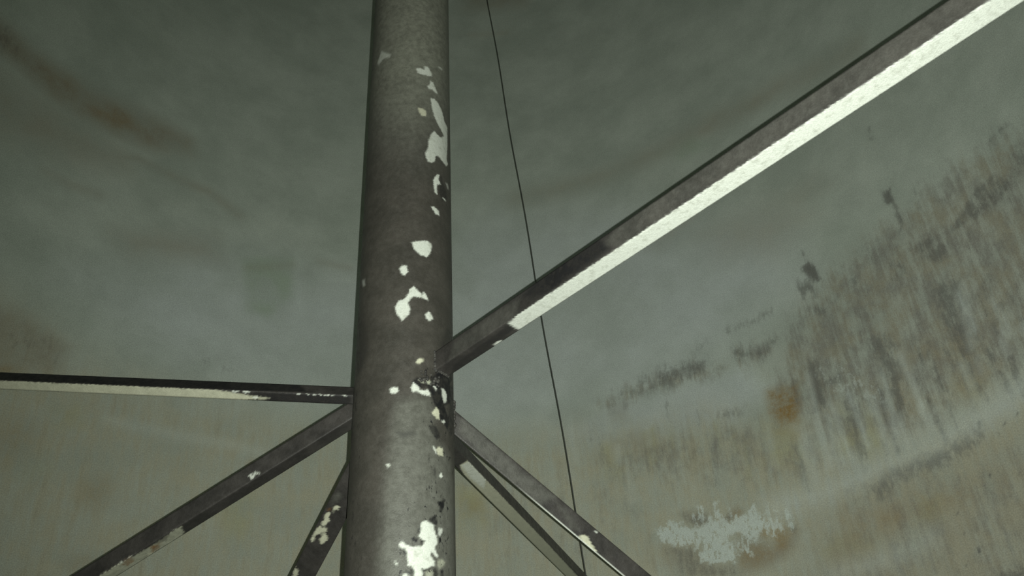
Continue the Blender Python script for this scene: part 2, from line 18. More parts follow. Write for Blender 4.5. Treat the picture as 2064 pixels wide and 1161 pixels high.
WALL_STAINS=[["tan",0.49,0.85,[[-3.25,4.327],[-2.879,4.242],[-2.606,4.082],[-2.114,4.03],[-1.479,3.987],[-0.817,3.912],[-0.073,3.839],[0.406,3.835],[0.715,3.829],[1.223,3.768],[1.631,3.769],[1.964,3.603],[2.221,3.458],[2.429,3.299],[2.868,3.258],[3.249,3.266],[3.845,3.234],[3.348,2.183],[-2.745,2.554]]],["band",0.35,0.35,[[1.797,5.102],[2.413,5.07],[2.648,4.801],[2.317,4.676],[1.937,4.825]]],["olive",0.168,0.5,[[1.995,3.593],[2.206,3.525],[2.178,3.288],[1.972,3.347]]],["cool",0.7,0.8,[[-2.695,4.606],[-1.966,5.15],[-0.883,5.151],[0.274,5.718],[1.27,5.555],[2.318,4.836],[2.467,4.406],[1.692,4.105],[0.728,3.973],[-0.037,3.947],[-0.835,4.245],[-1.987,4.204]]],["cool",0.21,0.6,[[0.639,3.734],[1.005,3.958],[1.535,4.008],[1.868,3.939],[1.999,3.757],[1.809,3.65],[1.409,3.655],[1.007,3.673]]],["cool",0.14,0.75,[[1.862,3.132],[2.201,3.134],[2.625,3.148],[2.92,3.156],[3.222,3.198],[3.477,3.242],[3.476,3.14],[3.202,3.076],[2.883,3.049],[2.541,3.064],[2.201,3.019],[1.925,3.001]]],["cool",0.168,0.55,[[2.157,3.204],[2.444,3.353],[2.806,3.338],[3.015,3.256],[2.98,3.161],[2.625,3.148],[2.187,3.08]]],["pale",0.033,1.0,[[1.193,3.088],[1.289,3.132],[1.368,3.103],[1.423,3.057],[1.48,3.061],[1.558,3.091],[1.628,3.052],[1.734,3.069],[1.791,3.1],[1.858,3.056],[1.905,2.993],[1.969,2.969],[1.924,2.946],[1.838,2.964],[1.795,2.926],[1.89,2.86],[1.859,2.876],[1.745,2.927],[1.721,2.98],[1.639,2.977],[1.598,2.946],[1.667,2.914],[1.666,2.858],[1.666,2.806],[1.611,2.83],[1.52,2.827],[1.445,2.859],[1.438,2.908],[1.496,2.917],[1.455,2.973],[1.392,2.964],[1.33,2.965],[1.272,2.99],[1.214,3.014]]],["rust",0.07,0.65,[[1.908,2.963],[1.965,2.951],[2.044,2.951],[2.054,2.908],[1.993,2.903],[1.958,2.837],[1.91,2.842],[1.901,2.886]]],["rust",0.07,0.5,[[1.673,2.894],[1.715,2.905],[1.821,2.884],[1.882,2.848],[1.871,2.8],[1.798,2.777],[1.726,2.786],[1.686,2.761],[1.673,2.796],[1.671,2.857]]],["rust",0.07,0.7,[[1.698,3.096],[1.723,3.12],[1.744,3.096],[1.725,3.076]]],["rust",0.07,0.6,[[1.823,2.963],[1.856,2.975],[1.881,2.932],[1.84,2.926]]],["dark",0.055,0.6,[[1.377,3.156],[1.494,3.139],[1.551,3.112],[1.524,3.073],[1.48,3.061],[1.412,3.089]]],["dark",0.055,0.6,[[1.62,3.063],[1.662,3.094],[1.698,3.072],[1.653,3.052]]],["dark",0.055,0.45,[[1.23,2.982],[1.418,2.94],[1.432,2.899],[1.445,2.859],[1.519,2.823],[1.655,2.804],[1.667,2.738],[1.304,2.798],[1.295,2.903],[1.239,2.941]]],["dark",0.055,0.6,[[2.008,2.946],[2.046,2.956],[2.068,2.904],[2.042,2.901]]],["band",0.084,0.9,[[1.378,3.166],[1.495,3.148],[1.556,3.111],[1.523,3.068],[1.479,3.057],[1.412,3.089]]],["band",0.07,0.8,[[1.615,3.064],[1.663,3.104],[1.72,3.131],[1.754,3.094],[1.708,3.069],[1.652,3.047]]],["band",0.168,0.8,[[1.23,2.982],[1.418,2.94],[1.432,2.899],[1.445,2.859],[1.518,2.818],[1.655,2.804],[1.697,2.768],[1.665,2.728],[1.302,2.787],[1.242,2.892]]],["band",0.112,0.75,[[1.696,2.956],[1.748,2.965],[1.897,2.868],[1.991,2.894],[2.028,2.923],[2.065,2.914],[2.027,2.84],[1.946,2.785],[1.862,2.756],[1.693,2.746],[1.673,2.819]]],["rust",0.098,0.95,[[2.052,3.773],[2.102,3.772],[2.247,3.752],[2.234,3.611],[2.2,3.527],[2.094,3.53],[2.039,3.644]]],["rust",0.14,0.4,[[2.041,3.579],[2.195,3.545],[2.19,3.436],[2.132,3.486],[2.05,3.48]]],["dark",0.044,1.0,[[2.499,4.607],[2.515,4.551],[2.536,4.488],[2.569,4.431],[2.57,4.367],[2.582,4.323],[2.542,4.332],[2.513,4.36],[2.49,4.41],[2.469,4.447],[2.472,4.483],[2.512,4.494],[2.505,4.537]]],["dark",0.044,0.7,[[2.415,4.43],[2.442,4.416],[2.481,4.376],[2.525,4.316],[2.515,4.234],[2.494,4.245],[2.484,4.299],[2.457,4.288],[2.426,4.241],[2.414,4.309],[2.412,4.373]]],["dark",0.044,0.7,[[2.47,4.201],[2.505,4.196],[2.556,4.123],[2.526,4.101],[2.486,4.127]]],["dark",0.044,0.5,[[2.726,4.258],[2.809,4.236],[2.805,4.202],[2.77,4.168],[2.737,4.215]]],["dark",0.132,0.65,[[1.212,4.113],[1.276,4.116],[1.323,4.065],[1.407,4.196],[1.433,4.13],[1.529,4.159],[1.645,4.142],[1.722,4.117],[1.687,4.025],[1.604,4.013],[1.526,4.027],[1.468,4.006],[1.442,3.958],[1.414,4.003],[1.327,4.026],[1.259,4.062]]],["dark",0.132,0.8,[[1.889,4.134],[1.944,4.141],[1.987,4.088],[2.05,4.045],[2.108,4.068],[2.179,4.104],[2.192,4.08],[2.137,4.039],[2.095,4.01],[2.013,4.041],[1.925,4.046],[1.89,4.096]]],["dark",0.132,0.6,[[1.862,4.277],[1.976,4.291],[2.068,4.291],[2.207,4.298],[2.228,4.27],[2.104,4.248],[1.968,4.255],[1.876,4.253]]],["dark",0.132,0.5,[[1.025,4.079],[1.134,4.074],[1.311,4.04],[1.287,3.998],[1.107,4.004]]],["dark",0.132,0.6,[[1.702,3.722],[1.774,3.736],[1.893,3.726],[1.878,3.696],[1.782,3.69],[1.712,3.684]]],["dark",0.132,0.4,[[1.608,4.192],[1.695,4.27],[1.742,4.224],[1.676,4.161]]],["dark",0.055,0.7,[[3.16,5.116],[3.18,5.099],[3.176,4.997],[3.155,5.028]]],["dark",0.055,0.9,[[3.113,4.642],[3.174,4.646],[3.168,4.53],[3.176,4.454],[3.17,4.377],[3.146,4.405],[3.146,4.534],[3.105,4.551]]],["dark",0.055,0.7,[[3.133,4.368],[3.145,4.371],[3.149,4.255],[3.131,4.267]]],["dark",0.055,0.5,[[3.299,4.564],[3.311,4.473],[3.283,4.311],[3.27,4.32],[3.295,4.462]]],["dark",0.055,0.55,[[3.182,4.223],[3.318,4.199],[3.367,4.101],[3.317,4.029],[3.212,4.095],[3.169,4.187]]],["dark",0.055,0.6,[[3.622,4.283],[3.756,4.283],[3.845,4.169],[3.781,4.127],[3.661,4.126],[3.578,4.135],[3.49,4.134],[3.395,4.168],[3.477,4.207],[3.559,4.244]]],["dark",0.055,0.5,[[3.794,4.459],[3.857,4.469],[3.94,4.471],[3.964,4.427],[3.866,4.439],[3.799,4.444]]],["dark",0.055,0.7,[[3.399,4.374],[3.429,4.363],[3.443,4.342],[3.413,4.352]]],["dark",0.055,0.5,[[3.53,4.605],[3.564,4.519],[3.543,4.524]]],["dark",0.055,0.5,[[3.915,4.331],[3.979,4.296],[3.937,4.135],[3.882,4.222]]],["dark",0.055,0.45,[[2.962,4.169],[3.037,4.225],[3.086,4.173],[3.118,4.077],[3.038,4.07]]],["olive",0.168,0.7,[[2.445,3.52],[2.568,3.522],[2.654,3.381],[2.636,3.223],[2.517,3.189],[2.41,3.253],[2.417,3.42]]],["rust",0.168,0.4,[[2.799,3.537],[2.879,3.488],[2.911,3.399],[2.862,3.345],[2.783,3.391]]],["rust",0.112,0.45,[[2.365,3.747],[2.399,3.717],[2.387,3.639],[2.358,3.658]]],["dark",0.022,1.0,[[3.183,3.164],[3.205,3.159],[3.203,3.139],[3.184,3.14]]],["dark",0.022,1.0,[[3.065,3.185],[3.083,3.182],[3.082,3.166],[3.067,3.166]]],["dark",0.022,1.0,[[3.093,3.15],[3.106,3.148],[3.105,3.136],[3.094,3.137]]],["dark",0.022,1.0,[[3.3,3.111],[3.314,3.108],[3.313,3.095],[3.3,3.095]]],["dark",0.022,1.0,[[3.251,3.081],[3.268,3.078],[3.266,3.063],[3.252,3.063]]],["dark",0.022,1.0,[[3.044,3.129],[3.056,3.126],[3.055,3.115],[3.044,3.115]]],["dark",0.022,1.0,[[3.376,3.13],[3.39,3.127],[3.388,3.114],[3.376,3.115]]],["dark",0.022,1.0,[[3.37,3.093],[3.379,3.091],[3.378,3.083],[3.37,3.083]]],["olive",0.168,0.5,[[3.174,3.461],[3.245,3.51],[3.32,3.457],[3.283,3.345],[3.213,3.297],[3.136,3.364]]],["rust",0.28,0.3,[[2.397,2.953],[2.551,2.95],[2.784,2.945],[2.978,2.921],[3.058,2.871],[2.883,2.841],[2.673,2.814],[2.405,2.834]]],["olive",0.112,0.7,[[2.761,2.877],[2.796,2.879],[2.815,2.836],[2.767,2.795],[2.728,2.818]]],["olive",0.21,0.6,[[2.161,2.814],[2.267,2.841],[2.443,2.774],[2.449,2.747],[2.241,2.744],[2.145,2.752]]],["cool",0.14,0.7,[[2.222,2.672],[2.43,2.683],[2.564,2.683],[2.569,2.657],[2.416,2.637],[2.244,2.629]]],["dark",0.022,1.0,[[2.953,2.604],[2.98,2.601],[2.978,2.578],[2.969,2.572],[2.955,2.576]]],["dark",0.022,1.0,[[2.92,2.784],[2.932,2.782],[2.931,2.772],[2.927,2.769],[2.921,2.771]]],["dark",0.022,1.0,[[2.874,2.544],[2.888,2.543],[2.887,2.531],[2.882,2.528],[2.875,2.53]]],["dark",0.022,1.0,[[3.139,2.91],[3.153,2.908],[3.152,2.895],[3.147,2.893],[3.14,2.895]]],["dark",0.022,1.0,[[2.879,2.734],[2.887,2.733],[2.886,2.726],[2.884,2.725],[2.88,2.726]]],["dark",0.022,1.0,[[2.91,2.682],[2.926,2.68],[2.925,2.667],[2.92,2.664],[2.911,2.666]]],["dark",0.022,1.0,[[3.288,2.869],[3.3,2.867],[3.299,2.857],[3.295,2.855],[3.289,2.857]]],["dark",0.132,0.4,[[2.954,2.695],[3.031,2.68],[3.011,2.662],[2.958,2.671]]],["dark",0.132,0.4,[[3.103,2.868],[3.153,2.864],[3.129,2.818],[3.099,2.84]]],["dark",0.132,0.9,[[3.032,2.457],[3.111,2.476],[3.182,2.475],[3.143,2.379],[2.979,2.415]]],["dark",0.132,0.35,[[2.557,2.66],[2.607,2.672],[2.616,2.64],[2.572,2.626]]],["grime",0.308,0.62,[[0.972,3.662],[1.314,3.695],[1.616,3.688],[1.964,3.603],[2.039,3.499],[2.228,3.486],[2.454,3.175],[2.093,3.193],[1.642,3.291],[1.171,3.39],[0.79,3.538]]],["grime",0.196,0.6,[[0.872,4.021],[1.381,4.144],[1.698,4.139],[2.116,4.13],[2.329,4.146],[2.374,3.987],[2.076,3.952],[1.696,3.941],[1.388,3.959],[0.965,3.911]]],["grime",0.308,0.7,[[2.165,4.04],[2.516,4.326],[2.829,4.423],[3.094,4.47],[3.42,4.483],[3.709,4.491],[4.034,4.402],[4.254,4.319],[3.759,3.279],[3.486,3.263],[3.24,3.243],[3.01,3.244],[2.649,3.225],[2.386,3.254],[2.169,3.506],[2.106,3.787]]],["pale",0.11,0.3,[[2.379,3.816],[2.566,3.778],[2.772,3.513],[2.679,3.416],[2.478,3.585]]],["cool",0.21,0.8,[[0.61,3.809],[1.009,3.994],[1.532,3.991],[1.945,3.982],[2.037,3.778],[1.806,3.634],[1.317,3.712],[0.874,3.697]]],["grime",0.42,0.75,[[2.495,4.246],[2.81,4.363],[3.274,4.381],[3.776,4.334],[4.206,4.179],[3.737,3.291],[3.219,3.334],[2.946,3.396],[2.539,3.686],[2.335,3.901]]],["grime",0.28,0.7,[[2.289,3.989],[2.547,3.944],[2.71,3.615],[2.627,3.348],[2.33,3.391],[2.243,3.672]]],["grime",0.42,0.55,[[2.347,3.008],[2.655,3.056],[3.062,3.0],[3.595,2.991],[3.244,2.202],[2.179,2.393]]],["grime",0.35,0.5,[[2.209,2.933],[2.51,2.963],[2.904,2.95],[3.191,2.979],[3.585,2.971],[3.244,2.202],[1.966,2.427]]],["grime",0.42,0.3,[[-0.009,3.658],[0.53,3.643],[1.242,3.425],[1.215,2.81],[-0.023,2.936]]],["band",0.49,0.34,[[2.478,4.183],[2.947,4.351],[3.441,4.363],[4.206,4.179],[3.747,3.311],[3.237,3.38],[2.893,3.418],[2.444,3.353],[2.228,3.486],[2.15,3.976]]],["band",0.42,0.42,[[2.292,3.023],[2.794,3.039],[3.184,3.032],[3.641,3.091],[3.244,2.202],[1.911,2.435],[2.077,2.881]]],["rust",0.21,0.3,[[2.319,2.906],[2.556,2.924],[2.838,2.92],[3.06,2.924],[3.302,2.987],[3.29,2.894],[3.019,2.813],[2.714,2.802],[2.345,2.792]]],["rust",0.28,0.28,[[3.072,3.661],[3.23,3.669],[3.377,3.506],[3.292,3.301],[3.05,3.352]]],["olive",0.14,0.8,[[2.742,2.884],[2.851,2.877],[2.815,2.774],[2.714,2.802]]],["band",0.224,0.95,[[-3.718,6.066],[-3.531,6.099],[-3.343,6.059],[-3.147,6.068],[-2.884,6.085],[-2.598,6.119],[-2.345,6.104],[-2.156,6.062],[-2.139,5.953],[-2.39,5.844],[-2.648,5.812],[-2.904,5.788],[-3.165,5.802],[-3.397,5.87],[-3.645,5.843]]],["rust",0.168,0.4,[[-2.87,5.924],[-2.65,6.039],[-2.561,5.983],[-2.699,5.848]]],["rust",0.168,0.25,[[-3.242,6.012],[-3.032,6.052],[-3.033,5.966],[-3.2,5.937]]],["band",0.28,0.5,[[-2.531,5.031],[-2.19,5.188],[-1.866,5.29],[-1.818,5.097],[-2.081,5.029],[-2.408,4.919]]],["band",0.42,0.6,[[-3.619,5.763],[-3.361,5.742],[-2.958,5.747],[-2.577,5.677],[-2.558,5.58],[-2.982,5.414],[-3.471,5.293]]],["dark",0.22,0.5,[[-3.685,5.964],[-3.547,6.081],[-3.435,5.999],[-3.632,5.803]]],["green",0.098,0.7,[[-1.65,5.169],[-1.297,5.26],[-1.26,4.918],[-1.424,4.72],[-1.566,4.749]]],["band",0.168,0.7,[[-3.217,4.214],[-2.914,4.26],[-2.62,4.144],[-2.639,3.972],[-2.949,3.86],[-3.096,3.803]]],["rust",0.07,0.5,[[-3.108,3.843],[-2.857,3.932],[-2.821,3.901],[-3.089,3.776]]],["rust",0.28,0.35,[[-2.921,3.499],[-2.797,3.637],[-2.702,3.589],[-2.706,3.462],[-2.878,3.343]]],["rust",0.168,0.35,[[-2.368,3.366],[-2.253,3.389],[-2.217,3.269],[-2.29,3.219],[-2.359,3.268]]],["rust",0.112,0.4,[[-2.372,2.91],[-2.251,2.973],[-2.221,2.942],[-2.33,2.871]]],["green",0.168,0.4,[[-2.71,3.387],[-2.613,3.461],[-2.552,3.401],[-2.666,3.3]]],["olive",0.168,0.5,[[-2.609,3.747],[-2.494,3.781],[-2.466,3.708],[-2.566,3.666]]],["olive",0.21,0.5,[[-1.572,3.444],[-1.384,3.408],[-1.393,3.14],[-1.51,3.156]]],["dark",0.176,0.4,[[-1.824,4.301],[-1.742,4.32],[-1.745,4.239],[-1.799,4.227]]],["dark",0.176,0.35,[[-1.699,4.313],[-1.61,4.284],[-1.643,4.213]]],["dark",0.33,0.4,[[-2.954,4.101],[-2.717,4.155],[-2.687,4.08],[-2.898,4.027]]],["rust",0.14,0.3,[[-0.049,3.421],[0.08,3.413],[0.078,3.326],[-0.029,3.311]]],["olive",0.21,0.7,[[-0.08,3.534],[0.093,3.468],[0.098,3.282],[-0.062,3.249]]],["olive",0.168,0.6,[[0.956,3.587],[1.065,3.578],[1.027,3.453],[0.955,3.487]]],["band",0.14,0.5,[[1.023,3.981],[1.108,3.926],[1.097,3.835],[1.01,3.864]]],["band",0.168,0.5,[[1.13,3.746],[1.27,3.705],[1.22,3.592],[1.116,3.636]]],["band",0.112,0.5,[[1.003,3.714],[1.091,3.697],[1.075,3.661],[1.01,3.679]]],["green",0.14,0.6,[[1.651,5.925],[1.91,5.956],[2.086,5.773],[1.794,5.774]]],["band",0.168,0.5,[[1.867,5.956],[2.143,6.058],[2.638,5.955],[2.607,5.835],[2.103,5.86]]],["band",0.196,0.4,[[1.199,5.299],[1.562,5.342],[1.819,5.224],[1.523,5.089]]],["band",0.28,0.6,[[-0.004,8.838],[0.788,8.634],[0.66,8.174],[0.084,8.239]]],["band",0.21,0.3,[[2.413,5.07],[2.726,5.074],[2.833,4.916],[2.519,4.881]]]]
